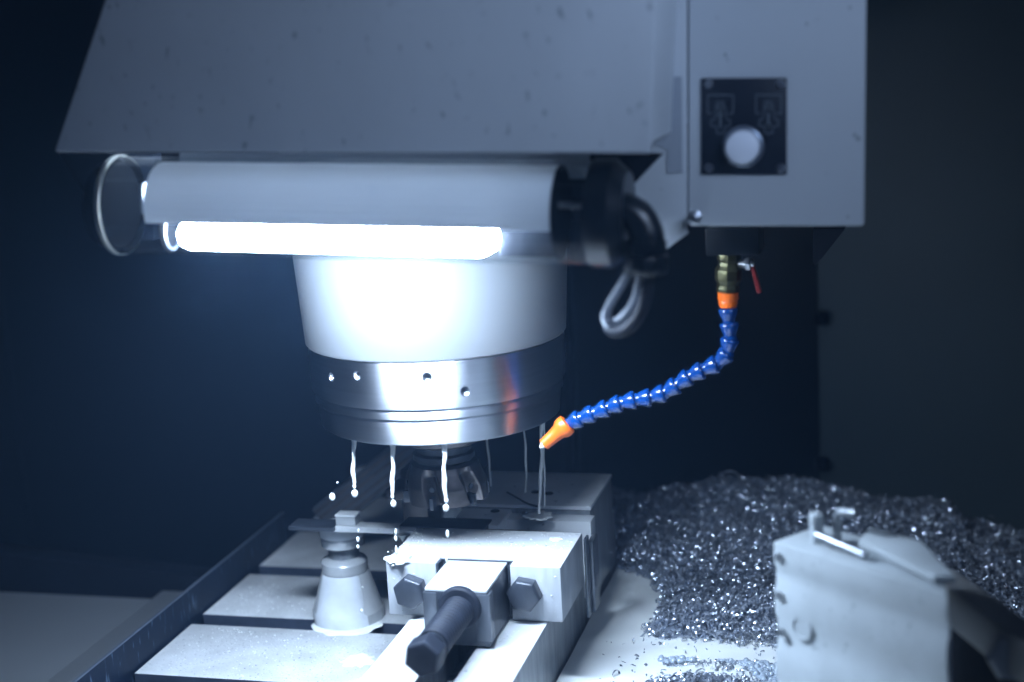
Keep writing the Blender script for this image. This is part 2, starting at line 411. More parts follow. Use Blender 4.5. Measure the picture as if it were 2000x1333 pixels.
# ------------------------------------------------------------------ spindle
SX, SY = -0.3735, 1.152
ZB = at(800, 869, Y=SY - 0.092).z
ZC = ZB + 0.0655
sd = thing('spindle_nose', 'white spindle nose with bright turned steel ring under the work lamp', 'spindle', (SX, SY, ZB))
MB().lathe([(0.1035, ZC - ZB + 0.0006), (0.1045, ZC - ZB + 0.002), (0.109, 0.14), (0.1125, 0.20), (0.113, 0.232)], (SX, SY, ZB), n=160).build('nose_cone', M['white_paint'], sd)
prof = [(0.060, 0.004), (0.060, 0.0), (0.0950, 0.0), (0.0964, 0.001), (0.0980, 0.0174), (0.0978, 0.0182), (0.0962, 0.0200), (0.0980, 0.0204), (0.0998, 0.0210), (0.1000, 0.0252), (0.0998, 0.0260), (0.0978, 0.0280), (0.1000, 0.0284), (0.1014, 0.0292), (0.1020, 0.0310), (0.1025, 0.0400), (0.1025, 0.0645), (0.1018, 0.0654), (0.05, 0.0654)]
ring = MB().lathe(prof, (SX, SY, ZB), n=192).build('steel_ring', M['turned'], sd, sharp=20)
cut = MB()
for q, r in (((648, 737), .0026), ((698, 734), .0026), ((834, 737), .0028), ((908, 764), .0028)):
    # meet the ring's surface
    best = None
    for k in range(2000):
        th = -math.pi + math.pi * k / 2000; Yk = SY + 0.1022 * math.sin(th)
        P_ = at(*q, Y=Yk); e = abs(P_.x - (SX + 0.1022 * math.cos(th)))
        if best is None or e < best[0]: best = (e, P_, th)
    n_ = Vector((math.cos(best[2]), math.sin(best[2]), 0))
    cut.lathe([(r * 1.35, 0.004), (r * 1.35, -0.001), (r, -0.002), (r, -0.010), (0.0004, -0.0125)], best[1], n_, 24)
cm = bpy.data.meshes.new('cut'); cm.from_pydata(cut.v, [], cut.f)
bmt = bmesh.new(); bmt.from_mesh(cm); bmesh.ops.recalc_face_normals(bmt, faces=bmt.faces); bmt.to_mesh(cm); bmt.free()
co = bpy.data.objects.new('cut', cm); COL.objects.link(co)
md = ring.modifiers.new('b', 'BOOLEAN'); md.object = co; md.operation = 'DIFFERENCE'; md.solver = 'EXACT'
dg = bpy.context.evaluated_depsgraph_get(); dg.update()
nm = bpy.data.meshes.new_from_object(ring.evaluated_get(dg)); ring.modifiers.clear(); ring.data = nm
bmt = bmesh.new(); bmt.from_mesh(nm)
for e in bmt.edges:
    if len(e.link_faces) == 2 and e.calc_face_angle(0) > R(24): e.smooth = False
bmt.to_mesh(nm); bmt.free()
bpy.data.objects.remove(co)
# inner labyrinth of the nose, tool holder and face mill
MB().lathe([(0.059, 0.010), (0.059, 0.002), (0.040, -0.003), (0.036, -0.003), (0.034, 0.010)], (SX, SY, ZB), n=64).build('nose_seal', M['dark_steel'], sd)
tl = thing('face_mill', 'dark steel face mill in its holder under the spindle nose', 'milling tool', (SX, SY, ZB - 0.06))
MB().lathe([(0.030, 0.004), (0.0315, -0.004), (0.0325, -0.009), (0.028, -0.0125), (0.0325, -0.016), (0.0315, -0.021), (0.027, -0.0235)], (SX, SY, ZB), n=64).build('holder_flange', M['tool_steel'], tl)
MB().lathe([(0.0225, -0.0235), (0.0225, -0.030), (0.025, -0.0315), (0.0255, -0.036), (0.023, -0.038)], (SX, SY, ZB), n=48).build('holder_neck', M['dark_steel'], tl)


def gullet(t, z):
    k = (t * 6 / (2 * math.pi) + (z + 0.03) * 9) % 1.0
    d = 0.0 if k > 0.45 else math.sin(math.pi * k / 0.45)
    return 1 - 0.30 * d * min(1, max(0, (-z - 0.041) / 0.006))


_zz = np.linspace(-0.044, -0.070, 26)
MB().lathe([(0.0235, -0.038), (0.0275, -0.040)] + [(0.0300 + 0.004 * min(1, (-0.044 - z_) / 0.012), float(z_)) for z_ in _zz] + [(0.024, -0.0712)], (SX, SY, ZB), n=300, mod=gullet).build('cutter_body', M['tool_steel'], tl, sharp=30)
for i in range(6):
    t = 2 * math.pi * (i + 0.47 - (-0.035) * 9 * 0) / 6 - 0.02
    n_ = Vector((math.cos(t), math.sin(t), 0)); tt = Vector((-n_.y, n_.x, 0))
    MB().obox(Vector((SX, SY, ZB - 0.066)) + n_ * 0.0318, n_, tt, Vector((0, 0, 1)), 0.004, 0.0016, 0.005).build('cutting_insert', M['dark_steel'], tl, bevel=0.0004)
    MB().lathe([(0.0022, 0), (0.0022, 0.0012)], Vector((SX, SY, ZB - 0.055)) + n_ * 0.031, n_, 12).build('insert_screw', M['dark_steel'], tl)

# ------------------------------------------------------------------ work lamp
LY = 0.937
LA, LB = at(232, 401, Y=LY), at(1166, 417, Y=LY)
ax = (LB - LA); LL = ax.length; ax.normalize()
ly = Vector((0, 1, 0)); lz = ax.cross(ly).normalized()
if lz.z < 0: lz = -lz
lp = thing('work_lamp', 'glowing tubular work lamp with clear tube under the head housing', 'lamp', (LA + LB) / 2)
GR = 0.0328


def lpt(s, y, z): return LA + ax * s + ly * y + lz * z


MB().lathe([(GR, 0.004), (GR, LL - 0.002)], LA, ax, 96, cap=False).build('glass_tube', M['glass'], lp)
MB().lathe([(GR + 0.0004, 0.0), (GR + 0.0012, 0.0006), (GR + 0.0012, 0.0036), (GR + 0.0004, 0.0042)], LA, ax, 96, cap=False).build('end_ring', M['cap_metal'], lp, sharp=30)
MB().lathe([(GR - 0.0006, -0.002), (GR - 0.0006, 0.0048), (GR - 0.0010, 0.0048), (GR - 0.0010, -0.002)], LA, ax, 96, cap=False).build('added_ring_lining', M['shade_black'], lp, sharp=30)  # lining added to keep the far half of the ring dark
MB().lathe([(0.001, -0.012), (GR - 0.006, -0.012), (GR - 0.0042, -0.009), (GR - 0.0042, 0.002), (0.001, 0.0021)], LA, ax, 64).build('end_cap', M['shade_black'], lp)
MB().lathe([(0.001, -0.003), (GR, -0.003), (GR + 0.0012, -0.001), (GR + 0.0012, 0.012), (GR - 0.006, 0.020), (0.012, 0.021)], LB, ax, 64).build('end_cap', M['black'], lp)


def sxp(px, py): return (at(px, py, Y=LY - 0.015) - LA).dot(ax)


r0_, r1_ = sxp(300, 400), sxp(1083, 400)
sec = [(-0.0285 * math.sin(a_), 0.0285 * math.cos(a_)) for a_ in np.linspace(1.84, -2.42, 28)]
mb = MB(); th = 0.0009
for (ya, za), (yb, zb_) in zip(sec[:-1], sec[1:]):
    d = Vector((ya - yb, za - zb_)).normalized(); nx, nz = -d.y * th, d.x * th
    mb.prism([lpt(r0_, ya, za), lpt(r0_, yb, zb_), lpt(r0_, yb - nx, zb_ - nz), lpt(r0_, ya - nx, za - nz)], ax * (r1_ - r0_))
mb.build('reflector', M['reflector'], lp)
q0, q1 = sxp(345, 465), sxp(962, 465)
for yy in (-0.0105, 0.0025):
    MB().lathe([(0.003, q0), (0.0075, q0 + 0.003), (0.0098, q0 + 0.009), (0.0098, q1 - 0.009), (0.0075, q1 - 0.003), (0.003, q1)], lpt(0, yy, -0.0175), ax, 24).build('lamp_bulb', M['glow'], lp)
MB().lathe([(0.0118, 0), (0.0126, 0.0004), (0.0126, 0.0014), (0.0112, 0.0016), (0.0112, 0.0002), (0.0118, 0)], lpt(q0 - 0.009, -0.004, -0.0165), ax, 40, cap=False).build('bulb_holder', M['dark_steel'], lp)
MB().lathe([(0.001, 0), (0.0165, 0), (0.0165, 0.0012), (0.001, 0.0012)], lpt(q0 - 0.0105, -0.003, -0.0145), ax, 48).build('socket_disc', M['shade_black'], lp)
MB().obox(lpt(q1 + 0.022, 0.0, -0.016), ax, ly, lz, 0.019, 0.012, 0.011).build('lamp_socket', M['dark_steel'], lp, bevel=0.001)
MB().obox(lpt(r0_ - 0.0025, -0.020, 0.008), ax, ly, lz, 0.0012, 0.006, 0.010).build('reflector_end', M['tape'], lp, bevel=0.0004)
MB().tube([lpt(LL - 0.034, -0.010, 0.006), lpt(LL - 0.002, -0.010, 0.006)], 0.0022, 12).build('socket_rod', M['white_paint'], lp)
# hanger plates, black
hq = 0.9725
MB().prism([at(350, 300, Y=hq - .004), at(1150, 302, Y=hq - .004), at(1150, 350, Y=hq - .004), at(350, 350, Y=hq - .004)], (0, 0.003, 0)).build('added_cone_screen', M['tape'], lp, bevel=0.0005)  # plate added to hide the brightly lit cone above the tube
MB().lathe([(0.001, 0.0), (0.0300, 0.0), (0.0300, 0.0012), (0.001, 0.0012)], lpt(r1_ + 0.0003, 0, 0), ax, 48).build('added_baffle', M['shade_black'], lp)  # disc added to keep bulb light off the side plate
MB().prism([at(1076, 302, Y=hq), at(1292, 302, Y=hq), at(1225, 372, Y=hq), at(1195, 430, Y=hq), at(1076, 430, Y=hq)], (0, 0.012, 0)).build('hanger_plate', M['black_matt'], lp, bevel=0.001)  # right hanger, widened to screen the lit cone behind the tube
MB().prism([at(112, 300, Y=hq), at(300, 302, Y=hq), at(300, 470, Y=hq), at(225, 470, Y=hq)], (0, 0.012, 0)).build('hanger_plate', M['black_matt'], lp, bevel=0.001)

# cable gland elbow and corrugated conduit
gl = thing('cable_gland', 'black elbow cable gland at the right end of the lamp', 'cable gland', at(1250, 500, Y=0.925))
gy = 0.925
MB().tube(spline([at(1172, 405, Y=gy), at(1210, 408, Y=gy), at(1245, 425, Y=gy), at(1262, 458, Y=gy), at(1264, 490, Y=gy)], 6), [0.0105] * 8 + [0.0108] * 9 + [0.0110] * 8, 24).build('elbow', M['black'], gl)
a_, b_ = at(1262, 468, Y=gy), at(1262, 534, Y=gy); dv = (b_ - a_); LG = dv.length
MB().lathe([(0.0125, 0), (0.0128, 0.001), (0.0128, 0.008), (0.0122, 0.009)], a_, dv, 6).build('gland_nut', M['black'], gl, bevel=0.0006)
MB().lathe([(0.0138, 0.0095), (0.0142, 0.0105), (0.0142, LG - 0.004), (0.0125, LG), (0.006, LG + 0.001)], a_, dv, 12).build('gland_collar', M['black'], gl, bevel=0.0005)
cn = spline([at(1232, 528, Y=gy), at(1212, 560, Y=gy - .004), at(1190, 598, Y=gy - .008), at(1183, 622, Y=gy - .008), at(1196, 634, Y=gy - .004), at(1219, 618, Y=gy + .004), at(1240, 585, Y=gy + .008), at(1250, 540, Y=gy + .010)], 22)
rad = [0.0025 * (1 + 0.28 * math.sin(i * 1.75)) for i in range(len(cn))]
tag(MB().tube(cn, rad, 14).build('braided_conduit', M['braid']), 'pale ribbed conduit looping below the black cable gland', 'conduit')
cn2 = spline([at(1268, 530, Y=gy + .012), at(1262, 580, Y=gy + .014), at(1243, 625, Y=gy + .014), at(1214, 648, Y=gy + .016), at(1190, 640, Y=gy + .02), at(1196, 600, Y=gy + .026)], 10)
tag(MB().tube(cn2, 0.0040, 12).build('black_cable', M['bellows']), 'dark cable hanging in a loop behind the pale conduit', 'cable')

# ------------------------------------------------------------------ valve and coolant hose
vy = 1.09
vt = at(1424, 490, Y=vy)
vv = thing('ball_valve', 'brass ball valve with red lever below the control box', 'valve', vt)
A_ = at(1430, 440, Y=vy); B_ = at(1430, 492, Y=vy)
MB().obox((A_ + B_) / 2 + Vector((0.002, 0, 0)), Vector((1, 0, 0)), Vector((0, 1, 0)), Vector((0, 0, 1)), 0.0185, 0.018, (A_ - B_).length / 2).build('mounting_block', M['black'], vv, bevel=0.001)
V0 = at(1424, 492, Y=vy); V1 = at(1422, 570, Y=vy); vd = (V1 - V0); VL = vd.length
MB().lathe([(0.0085, 0), (0.0085, 0.006), (0.0075, 0.007), (0.0080, 0.010), (0.0098, 0.013), (0.0098, 0.020), (0.0080, 0.023), (0.0078, 0.025), (0.0085, 0.0255), (0.0085, VL)], V0, vd, 8).build('valve_body', M['brass'], vv, bevel=0.0004)
st = at(1440, 515, Y=vy)
MB().lathe([(0.0035, 0), (0.0035, 0.006), (0.005, 0.0065), (0.005, 0.0095), (0.0025, 0.010), (0.0025, 0.012)], st, (1, -0.15, 0), 6).build('valve_stem', M['steel'], vv, bevel=0.0003)
lv = [at(1462, 508, Y=vy - .003), at(1470, 512, Y=vy - .003), at(1487, 572, Y=vy - .003), at(1478, 574, Y=vy - .003)]
MB().prism(lv, (0, 0.006, 0)).build('valve_lever', M['red'], vv, bevel=0.001)

hs = thing('coolant_hose', 'blue segmented coolant hose curving down to an orange nozzle', 'coolant hose', at(1422, 598, Y=vy))
F0, F1 = at(1422, 568, Y=vy), at(1422, 600, Y=vy)
fd = F1 - F0
MB().lathe([(0.0066, 0), (0.0074, 0.001), (0.0074, 0.006), (0.0066, 0.0072), (0.0070, 0.0085), (0.0060, fd.length)], F0, fd, 28).build('hose_fitting', M['orange'], hs)
wp = [(1422, 602, 1.09), (1425, 640, 1.09), (1426, 672, 1.09), (1414, 702, 1.09), (1385, 718, 1.09), (1360, 728, 1.09), (1328, 748, 1.09), (1298, 768, 1.09), (1262, 778, 1.09), (1225, 784, 1.09), (1190, 796, 1.09), (1158, 808, 1.09), (1130, 819, 1.09), (1108, 831, 1.09)]
path = spline([at(x, y, Y=Y) for x, y, Y in wp], 20)
cum = [0.0]
for a_, b_ in zip(path[:-1], path[1:]): cum.append(cum[-1] + (b_ - a_).length)
seg = MB().lathe([(0.0036, -0.0030), (0.0052, -0.0012), (0.0052, 0.0004), (0.0046, 0.0024), (0.0049, 0.0036), (0.0060, 0.0064), (0.0068, 0.0092), (0.0072, 0.0112), (0.0071, 0.0126), (0.0064, 0.0136), (0.0050, 0.0140)], (0, 0, 0), (0, 0, 1), 28)
segm = None
NS = 15; step = cum[-1] / NS
for i in range(NS):
    s0 = cum[-1] - (i + 1) * step + 0.0; s1 = s0 + step
    pa = path[min(range(len(cum)), key=lambda k: abs(cum[k] - s0))]; pb = path[min(range(len(cum)), key=lambda k: abs(cum[k] - s1))]
    d = (pa - pb)
    x_, y_, z_ = frame(d)
    if segm is None:
        o = seg.build('hose_segment', M['blue']); segm = o
    else:
        o = segm.copy(); COL.objects.link(o)
    k = step / 0.0132
    o.parent = hs; o.matrix_parent_inverse = Matrix.Translation(-hs.location)
    o.matrix_basis = Matrix(((x_.x, y_.x, z_.x * k, pb.x), (x_.y, y_.y, z_.y * k, pb.y), (x_.z, y_.z, z_.z * k, pb.z), (0, 0, 0, 1)))
n0, n1 = at(1108, 829, Y=1.09), at(1062, 869, Y=1.085)
nd = n1 - n0
MB().lathe([(0.0066, -0.001), (0.0080, 0.000), (0.0083, 0.003), (0.0078, 0.006), (0.0060, 0.0085), (0.0052, nd.length * 0.6), (0.0046, nd.length), (0.0032, nd.length + 0.0002), (0.0030, nd.length - 0.004)], n0, nd, 32).build('nozzle', M['orange'], hs, sharp=40)
MB().lathe([(0.0028, nd.length - 0.003), (0.0026, nd.length + 0.0008), (0.001, nd.length + 0.0035)], n0, nd, 16).build('nozzle_bore', M['milk'], hs)

# ------------------------------------------------------------------ machine vise
vs_ = thing('machine_vise', 'large steel machine vise on the slotted table', 'vise', (-0.333, 1.12, 0.0))
VX0, VX1 = -0.4045, -0.2635
JT, JB = 0.105, 0.0605
n0x, n1x = at(860, 1089, Z=JT), at(1005, 1092, Z=JT)
ny = (n0x.y + n1x.y) / 2
f = 1.081
jaw = [(VX0, f), (n0x.x, f), (n0x.x, ny), (n1x.x, ny), (n1x.x, f), (VX1, f), (VX1, 1.163), (VX0, 1.163)]
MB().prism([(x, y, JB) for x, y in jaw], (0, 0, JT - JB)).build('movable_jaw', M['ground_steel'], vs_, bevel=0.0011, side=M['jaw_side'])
b0, b1, b2, b3 = at(874, 1101, Z=JT - .001), at(991, 1104, Z=JT - .001), at(962, 1157, Z=JT - .001), at(824, 1154, Z=JT - .001)
for x0_, x1_, y0_, y1_ in ((n0x.x, n1x.x, ny - 0.0022, ny - 0.0002), (n0x.x + 0.0002, n0x.x + 0.0022, f + 0.0004, ny - 0.0024), (n1x.x - 0.0022, n1x.x - 0.0002, f + 0.0004, ny - 0.0024)):
    MB().box(x0_ + 0.0002, x1_ - 0.0002, y0_, y1_, JB + 0.001, JT - 0.0012).build('added_recess_strip', M['slot_iron'], vs_)  # dark strips added to darken the lit walls of the notch
MB().box(b0.x, b1.x, b3.y, ny - 0.010, 0.062, JT - 0.001).build('nut_block_core', M['dark_steel'], vs_, bevel=0.0006)
MB().box(b0.x, b1.x, b3.y, ny - 0.010, JT - 0.001, JT + 0.0012).build('nut_block_top', M['ground_steel'], vs_, bevel=0.0004)
MB().box(b0.x - 0.002, b0.x + 0.009, b3.y - 0.001, b3.y + 0.01, 0.066, JT - 0.002).build('nut_block_cheek', M['flank'], vs_, bevel=0.001)
MB().box(b1.x - 0.010, b1.x + 0.002, b3.y - 0.001, b3.y + 0.01, 0.066, JT - 0.002).build('nut_block_cheek', M['flank'], vs_, bevel=0.001)
for q in ((806, 1152), (1027, 1157)):
    cc = at(*q, Y=f)
    bo = MB().lathe([(0.0095, -0.0115), (0.0125, -0.0105), (0.0138, -0.0085), (0.0138, 0.0)], cc, (0, 1, 0), 6, phase=random.random()).build('hex_bolt', M['dark_steel'], vs_, bevel=0.0008)
# screw
sc_ = at(898, 1190, Y=b3.y - 0.002); sx, sz = sc_.x, sc_.z
yend = at(845, 1264, X=sx).y
MB().lathe([(0.0165, 0), (0.0165, 0.004), (0.0150, 0.006)], (sx, b3.y + 0.001, sz + .001), (0, -1, 0), 36).build('screw_collar', M['bellows'], vs_, bevel=0.0005)
pr = []
k = 0.0; Ls = b3.y - yend
while k < Ls: pr += [(0.0110, k), (0.0118, k + 0.0012), (0.0118, k + 0.0030), (0.0110, k + 0.0042)]; k += 0.0050
MB().lathe(pr, (sx, b3.y, sz), (0, -1, 0), 36).build('vise_screw', M['bellows'], vs_, sharp=25)
MB().lathe([(0.0095, Ls), (0.0105, Ls + 0.001), (0.0105, Ls + 0.006), (0.0125, Ls + 0.007)], (sx, b3.y, sz), (0, -1, 0), 32).build('screw_neck', M['dark_steel'], vs_)
MB().lathe([(0.0120, Ls + 0.007), (0.0138, Ls + 0.008), (0.0138, Ls + 0.024), (0.0120, Ls + 0.0255), (0.004, Ls + 0.0258)], (sx, b3.y, sz), (0, -1, 0), 6, phase=0.35).build('hex_end', M['bellows'], vs_, bevel=0.0008)
# bed with two rails
BR0, BR1 = at(800, 1210, Z=0.0595).x, at(1066, 1222, Z=0.0595).x
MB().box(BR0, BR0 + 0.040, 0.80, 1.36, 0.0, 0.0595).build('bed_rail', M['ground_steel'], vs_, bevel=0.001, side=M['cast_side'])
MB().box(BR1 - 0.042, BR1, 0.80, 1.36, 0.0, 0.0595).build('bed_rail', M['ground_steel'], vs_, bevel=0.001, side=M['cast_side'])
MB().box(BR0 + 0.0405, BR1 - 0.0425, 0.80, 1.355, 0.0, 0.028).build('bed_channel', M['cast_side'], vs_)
# flutes on the right flank of the jaw
MB().box(VX1 + 0.0002, VX1 + 0.005, 1.178, 1.20, 0.03, 0.092).build('guide_plate', M['flank'], vs_, bevel=0.0015)
MB().box(VX1 + 0.0002, VX1 + 0.0025, 1.164, 1.176, 0.03, 0.099).build('guide_plate', M['flank'], vs_, bevel=0.0015)
# fixed jaw
RX1 = -0.2715
MB().box(VX0, RX1, 1.233, 1.330, 0.020, 0.100).build('fixed_jaw', M['cast_side'], vs_, bevel=0.0012)
MB().box(VX0 + 0.0002, RX1 + 0.0003, 1.2335, 1.3305, 0.1003, 0.1035).build('jaw_cap', M['ground_steel'], vs_, bevel=0.0007)
MB().box(-0.345, RX1 + 0.004, 1.214, 1.2328, 0.028, 0.0965).build('jaw_step', M['ground_steel'], vs_, bevel=0.0008)
MB().box(-0.3845, -0.3415, 1.188, 1.2326, 0.050, 0.1000).build('jaw_pad', M['ground_steel'], vs_, bevel=0.0008)
for q in ((981, 982), (967, 999), (1072, 965), (1046, 962)):
    MB().lathe([(0.0042, 0.0002), (0.0036, 0.0009), (0.0004, 0.0009)], at(*q, Z=0.1005 if q[1] > 978 else 0.1037), (0, 0, 1), 20).build('plug_hole', M['black'], vs_)
MB().lathe([(0.0085, 0), (0.0095, 0.001), (0.0095, 0.003), (0.006, 0.0034), (0.006, 0.001)], at(1040, 1008, Z=0.097), (0, 0, 1), 32).build('stop_ring', M['cast_side'], vs_)
MB().tube(spline([at(990, 962, Z=0.1042), at(1012, 974, Z=0.1042), at(1030, 984, Z=0.1042), at(1052, 990, Z=0.1042)], 6), 0.0009, 8).build('stop_wire', M['black'], vs_)

# workpiece held between the jaws, carried by the screw jack
wk = thing('workpiece_bar', 'thin bright flat workpiece bar reaching from the vise to the screw jack', 'workpiece', (-0.44, 1.20, 0.09))
MB().box(-0.512, -0.362, 1.182, 1.196, 0.0915, 0.0965).build('flat_bar', M['ground_steel'], wk, bevel=0.0005)
MB().box(-0.425, -0.35, 1.174, 1.20, 0.0967, 0.1015).build('stepped_block', M['dark_steel'], wk, bevel=0.0006)
MB().box(-0.352, -0.300, 1.170, 1.1835, 0.080, 0.0985).build('stepped_block', M['tool_steel'], wk, bevel=0.0006)
MB().box(-0.528, -0.486, 1.178, 1.2005, 0.0930, 0.0966).build('end_strap', M['dark_steel'], wk, bevel=0.0005)
cb = at(683, 998, Y=1.196)
MB().box(cb.x - 0.009, cb.x + 0.009, 1.184, 1.197, 0.0967, 0.1045).build('clamp_block', M['wet_alu'], wk, bevel=0.0007)
MB().box(cb.x - 0.0095, cb.x + 0.0095, 1.1835, 1.1975, 0.1047, 0.1062).build('clamp_cap', M['ground_steel'], wk, bevel=0.0004)
mb = MB()
dr = at(782, 1020, Y=1.181)
mb.lathe([(0.0002, -0.007), (0.0012, -0.0055), (0.0030, -0.002), (0.008, 0.001), (0.0005, 0.0015)], (dr.x, 1.1835, 0.0912), n=20)
tag(mb.build('hanging_drip', M['milk']), 'milky drip hanging under the middle of the thin workpiece bar', 'drip')

# inclined chute behind
ic = thing('inclined_arm', 'dark ribbed arm slanting down behind the face mill toward the screw jack', 'machine arm', at(650, 1000, Y=1.36))
ia, ib = at(835, 855, Y=1.36), at(640, 1010, Y=1.36)
xx, yy_, aa = frame(ib - ia, Vector((0, 1, 0)))
mid = (ia + ib) / 2; hl = (ib - ia).length / 2
MB().obox(mid, xx, yy_, aa, 0.016, 0.018, hl).build('arm_body', mat('arm steel', (0.10, 0.11, 0.13), metal=0.5, rough=0.4, var=0.3, vscale=20), ic, bevel=0.003)
for k in (-0.011, -0.004, 0.004, 0.011):
    MB().obox(mid + xx * k - yy_ * 0.0195 * (1 if yy_.y > 0 else -1), xx, yy_, aa, 0.0014, 0.0014, hl * 0.96).build('arm_rib', M['tool_steel'], ic, bevel=0.0004)
MB().prism([at(694, 918, Y=1.38), at(712, 913, Y=1.38), at(698, 935, Y=1.38)], (0, 0.01, 0)).build('arm_gusset', M['wet_alu'], ic)
rb = thing('rear_fixture_block', 'grey brown fixture block behind and left of the face mill', 'fixture block', at(800, 960, Y=1.29))
q0_, q1_ = at(786, 990, Y=1.27), at(822, 920, Y=1.27)
MB().box(q0_.x, q1_.x + .004, 1.27, 1.31, 0.06, q1_.z).build('block_post', M['tool_steel'], rb, bevel=0.001)
q2_ = at(938, 990, Y=1.25)
MB().box(q0_.x - .002, q2_.x, 1.235, 1.268, 0.1045, 0.114).build('block_foot', M['tool_steel'], rb, bevel=0.001)
MB().prism([at(903, 965, Y=1.245), at(945, 915, Y=1.245), at(949, 950, Y=1.245), at(925, 985, Y=1.245)], (0, 0.02, 0)).build('block_cheek', M['dark_steel'], rb, bevel=0.001)

# ------------------------------------------------------------------ screw jack under the workpiece
jx, jy = -0.4925, 1.213
jk = thing('screw_jack', 'milk covered conical screw jack left of the vise', 'screw jack', (jx, jy, 0))
MB().lathe([(0.0295, 0), (0.0315, 0.0008), (0.0316, 0.0105), (0.0305, 0.0122), (0.0215, 0.0440), (0.0205, 0.0452)], (jx, jy, 0), n=72).build('base_cone', M['wet_alu'], jk, sharp=28)
MB().lathe([(0.0198, 0.0453), (0.0205, 0.0462), (0.0205, 0.0545), (0.0190, 0.0565), (0.0150, 0.0585), (0.013, 0.0588)], (jx, jy, 0), n=64).build('lock_collar', M['wet_alu'], jk)
pr = [(0.0135, 0.0589)]
z = 0.0595
while z < 0.0675: pr += [(0.0138, z), (0.0126, z + 0.0009)]; z += 0.0018
MB().lathe(pr, (jx, jy, 0), n=48).build('threaded_stem', M['cast_side'], jk, sharp=60)
MB().lathe([(0.012, 0.0678), (0.0165, 0.0682), (0.0192, 0.0700), (0.0195, 0.0765), (0.0185, 0.0775), (0.0180, 0.0785)], (jx, jy, 0), n=64).build('knurled_nut', M['wet_alu'], jk, sharp=30)
MB().lathe([(0.0178, 0.0786), (0.0202, 0.0792), (0.0206, 0.0806), (0.0200, 0.0860), (0.0180, 0.0888), (0.0110, 0.0905), (0.006, 0.0914)], (jx, jy, 0), n=64).build('support_head', M['milk_film'], jk, sharp=30)
# milk sheet running down the front of the jack and puddle round its foot
mb = MB(); NN = 30
cols_ = [(-2.3 + 1.9 * k / 36, min(1, 3.2 * math.sin(math.pi * k / 36))) for k in range(37)]
prof_ = [(0.0324, 0.0005), (0.0325, 0.0105), (0.0313, 0.0125), (0.0268, 0.0285), (0.0224, 0.0440), (0.0214, 0.0455)]
nc = len(cols_)
for i, (r_, z_) in enumerate(prof_):
    for j, (t, k_) in enumerate(cols_):
        r2 = r_ - 0.0014 * (1 - k_); t = t + 0.10 * math.sin(i * 1.9 + (1 if j > nc / 2 else 4)) * (1 - k_); mb.v.append((jx + math.cos(t - 0.2) * r2, jy + math.sin(t - 0.2) * r2, z_))
for i in range(len(prof_) - 1):
    for j in range(nc - 1): mb.f.append((i * nc + j, i * nc + j + 1, (i + 1) * nc + j + 1, (i + 1) * nc + j))
o = mb.build('milk_sheet', M['milk_film'], jk, sharp=80)


def splat(name, label, c, r, h, seed, n=56, lobes=7, amp=0.18, droplets=0, mt='milk'):
    rd = random.Random(seed); ph = [rd.random() * 6.28 for _ in range(4)]
    mb = MB(); c = Vector(c)
    rr = lambda t: 1 + amp * (math.sin(lobes * t + ph[0]) * 0.5 + math.sin(3 * t + ph[1]) * 0.5 + 0.4 * math.sin(11 * t + ph[2]))
    ringp = [(1.0, 0.0), (0.97, 0.6), (0.85, 1.0), (0.5, 0.75), (0.02, 0.7)]
    for (k, zz) in ringp:
        for i in range(n):
            t = 2 * math.pi * i / n; mb.v.append((c.x + r * k * rr(t) * math.cos(t), c.y + r * k * rr(t) * math.sin(t), c.z + h * zz))
    for j in range(4):
        for i in range(n): mb.f.append((j * n + i, j * n + (i + 1) % n, (j + 1) * n + (i + 1) % n, (j + 1) * n + i))
    for _ in range(droplets):
        t = rd.random() * 6.28; d = r * (0.8 + rd.random() * 0.7)
        mb.sphere(c + Vector((d * math.cos(t), d * math.sin(t), h * rd.random() * 4)), 0.0003 + rd.random() * 0.0006, 6)
    return tag(mb.build(name, M[mt], sharp=80), label, 'coolant splash' if droplets else 'coolant puddle')


splat('coolant_puddle', 'milky puddle around the foot of the conical screw jack', (jx + 0.004, jy - 0.012, 0.0002), 0.031, 0.0010, 3, amp=0.08)
splat('coolant_splash', 'white splash crown on the left front corner of the movable jaw', at(779, 1094, Z=JT + 0.0003), 0.0095, 0.0026, 5, amp=0.3, droplets=16)
splat('coolant_puddle', 'small milky puddle on the top of the movable jaw near its right end', at(1086, 1054, Z=JT + 0.0003), 0.005, 0.0007, 8)
splat('coolant_puddle', 'milky puddle in front of the screw jack near the photo bottom', at(700, 1290, Z=0.0003), 0.014, 0.0008, 9)

# ------------------------------------------------------------------ falling coolant
FS = 'streams falling from the spindle nose'


